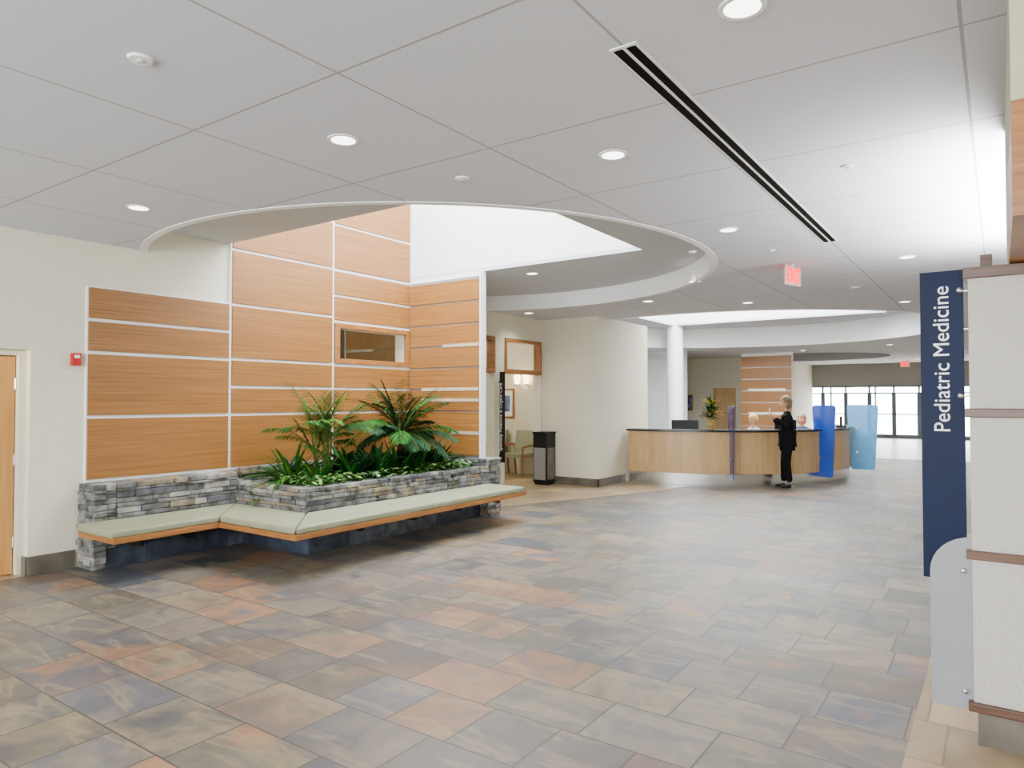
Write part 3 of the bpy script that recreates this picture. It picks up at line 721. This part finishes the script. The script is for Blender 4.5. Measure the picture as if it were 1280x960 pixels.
# ---------------------------------------------------------------- background structures
b=B(); b.tube((-7.64,19.1,0),(-7.64,19.1,3.72),.23,'white',n=48,cap=False); b.tube((-7.64,19.1,0),(-7.64,19.1,.15),.24,'basetile',n=48); b.done('wall_round_column',smooth=True)
root=empty('wood_panel_screen')
b=B(); b.box(-6.62,-5.1,22.0,22.12,0,3.05,'white')
z=.1
while z<2.9: b.box(-6.62,-5.12,21.96,22.0,z,z+.33,'wood'); z+=.36
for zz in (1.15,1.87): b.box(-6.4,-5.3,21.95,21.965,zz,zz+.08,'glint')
b.done('slats',root)
root=empty('staircase')
b=B()
for i in range(9): b.box(-11.2+i*.3,-10.9+i*.3,18.9,20.3,0,.17*(9-i),'white')
vs=[(-11.3,18.8,0),(-8.4,18.8,0),(-8.4,18.8,1.0),(-8.7,18.8,1.0),(-11.3,18.8,2.45)]
vs+= [(x,18.88,z) for x,_,z in vs]
b.add(vs,[(0,1,2,3,4),(9,8,7,6,5),(0,5,6,1),(1,6,7,2),(2,7,8,3),(3,8,9,4),(4,9,5,0)],'white')
for z in (.2,.5): b.box(-11.2,-8.45,18.76,18.8,z,z+.26,'wood')
for z in (.8,1.1): b.box(-11.2,-9.0-.5*(z-.8),18.76,18.8,z,z+.26,'wood')
b.tube((-8.5,18.84,1.12),(-11.3,18.84,2.6),.02,'alu')
b.done('stair_flight',root)
b=B(); b.box(-8.75,-7.8,25.46,25.5,0,2.1,'wall'); b.box(-8.69,-7.86,25.44,25.47,.01,2.04,'maple'); b.done('door_2')
b=B(); b.box(-10,-9.5,25.46,25.5,1.2,1.8,'oak'); b.box(-9.96,-9.54,25.45,25.46,1.24,1.76,'pic'); b.done('framed_picture.001')
# entrance doors: framed leaves with stiles, rails and push bars
b=B()
for i in range(11):
    x=-7.3+i*.92; b.box(x-.035,x+.035,33.0,33.12,0,2.2,'bronze')
    if i<10:
        b.box(x+.035,x+.08,33.02,33.09,.0,1.9,'bronze'); b.box(x+.84,x+.885,33.02,33.09,0,1.9,'bronze')
        b.box(x+.08,x+.84,33.02,33.09,0,.16,'bronze'); b.box(x+.08,x+.84,33.02,33.09,.98,1.03,'bronze'); b.box(x+.035,x+.885,33.02,33.09,1.86,1.92,'bronze')
b.box(-7.3,2.3,33.0,33.12,2.14,2.2,'bronze')
b.box(-7.3,2.3,33.05,33.06,.12,2.14,'glass')
b.done('door_entrance')
b=B()
for i in range(5):
    x=-6.6+i*1.9; b.box(x-.04,x+.04,36,36.1,0,2.5,'bronze')
b.box(-6.6,1.0,36,36.1,2.4,2.5,'bronze'); b.done('door_vestibule')
q('building_outside',[(-45,-20,88,92,0,3.5,'tree')])
# ---------------------------------------------------------------- lights
def portal(name,loc,rot,sx,sy):
    l=bpy.data.lights.new(name,'AREA'); l.shape='RECTANGLE'; l.size=sx;l.size_y=sy; l.cycles.is_portal=True
    o=bpy.data.objects.new(name,l); bpy.context.scene.collection.objects.link(o); o.location=loc;o.rotation_euler=rot; return o
portal('skylight_portal_1',(-5.37,6.18,5.62),(0,0,0),3.85,3.05)
portal('skylight_portal_2',(-4.9,16.25,5.62),(0,0,0),5.4,5.3)
portal('entrance_portal',(-2.5,33.15,1.1),(math.radians(-90),0,0),9.8,2.3)
portal('fill_window_portal',(-2.6,-4.12,2.0),(math.radians(90),0,0),9.9,1.95)  # portal of the added fill window
def area(name,loc,rot,sx,sy,e,c=(1,1,1)):
    l=bpy.data.lights.new(name,'AREA'); l.shape='RECTANGLE'; l.size=sx;l.size_y=sy;l.energy=e;l.color=c
    o=bpy.data.objects.new(name,l); bpy.context.scene.collection.objects.link(o); o.location=loc;o.rotation_euler=rot; return o
b=B(); b.box(.1,.3,4.95,8.2,2.36,2.44,'alu'); b.box(.12,.28,4.97,8.18,2.44,2.445,'lamp'); b.done('glare_uplight_added')  # added fixture, out of view, to brighten the ceiling by the right pier
area('glare_strip_added',(.2,6.55,2.5),(math.radians(180),0,0),.16,3.2,430,(1,1,.98))  # added light that makes the ceiling glare
l=bpy.data.lights.new('alcove','POINT'); l.energy=10; l.color=(1,.8,.45); l.shadow_soft_size=.08
o=bpy.data.objects.new('alcove_lamp',l); bpy.context.scene.collection.objects.link(o); o.location=(-7.36,2.1,1.93)
for nm_,loc,e,c in (('waiting_room_lamp',(-9,10.8,2.7),90,(1,.87,.68)),('reflection_room_lamp',(-8.7,6.2,2.7),22,(1,.85,.6))):  # second lamp is added, to light the stand-in room behind the window glass
    l=bpy.data.lights.new(nm_,'POINT'); l.energy=e; l.color=c; l.shadow_soft_size=.15
    o=bpy.data.objects.new(nm_,l); bpy.context.scene.collection.objects.link(o); o.location=loc
w=bpy.data.worlds.new('world'); bpy.context.scene.world=w; w.use_nodes=True
w.node_tree.nodes['Background'].inputs[0].default_value=(.95,.98,1,1); w.node_tree.nodes['Background'].inputs[1].default_value=23.0
# ---------------------------------------------------------------- camera
cam=bpy.data.cameras.new('camera'); co=bpy.data.objects.new('camera',cam); bpy.context.scene.collection.objects.link(co)
cam.sensor_width=36; cam.lens=870/1280*36; co.location=(0,0,1.6); co.rotation_euler=(math.radians(91.32),0,math.radians(35)); cam.clip_start=.05
bpy.context.scene.camera=co
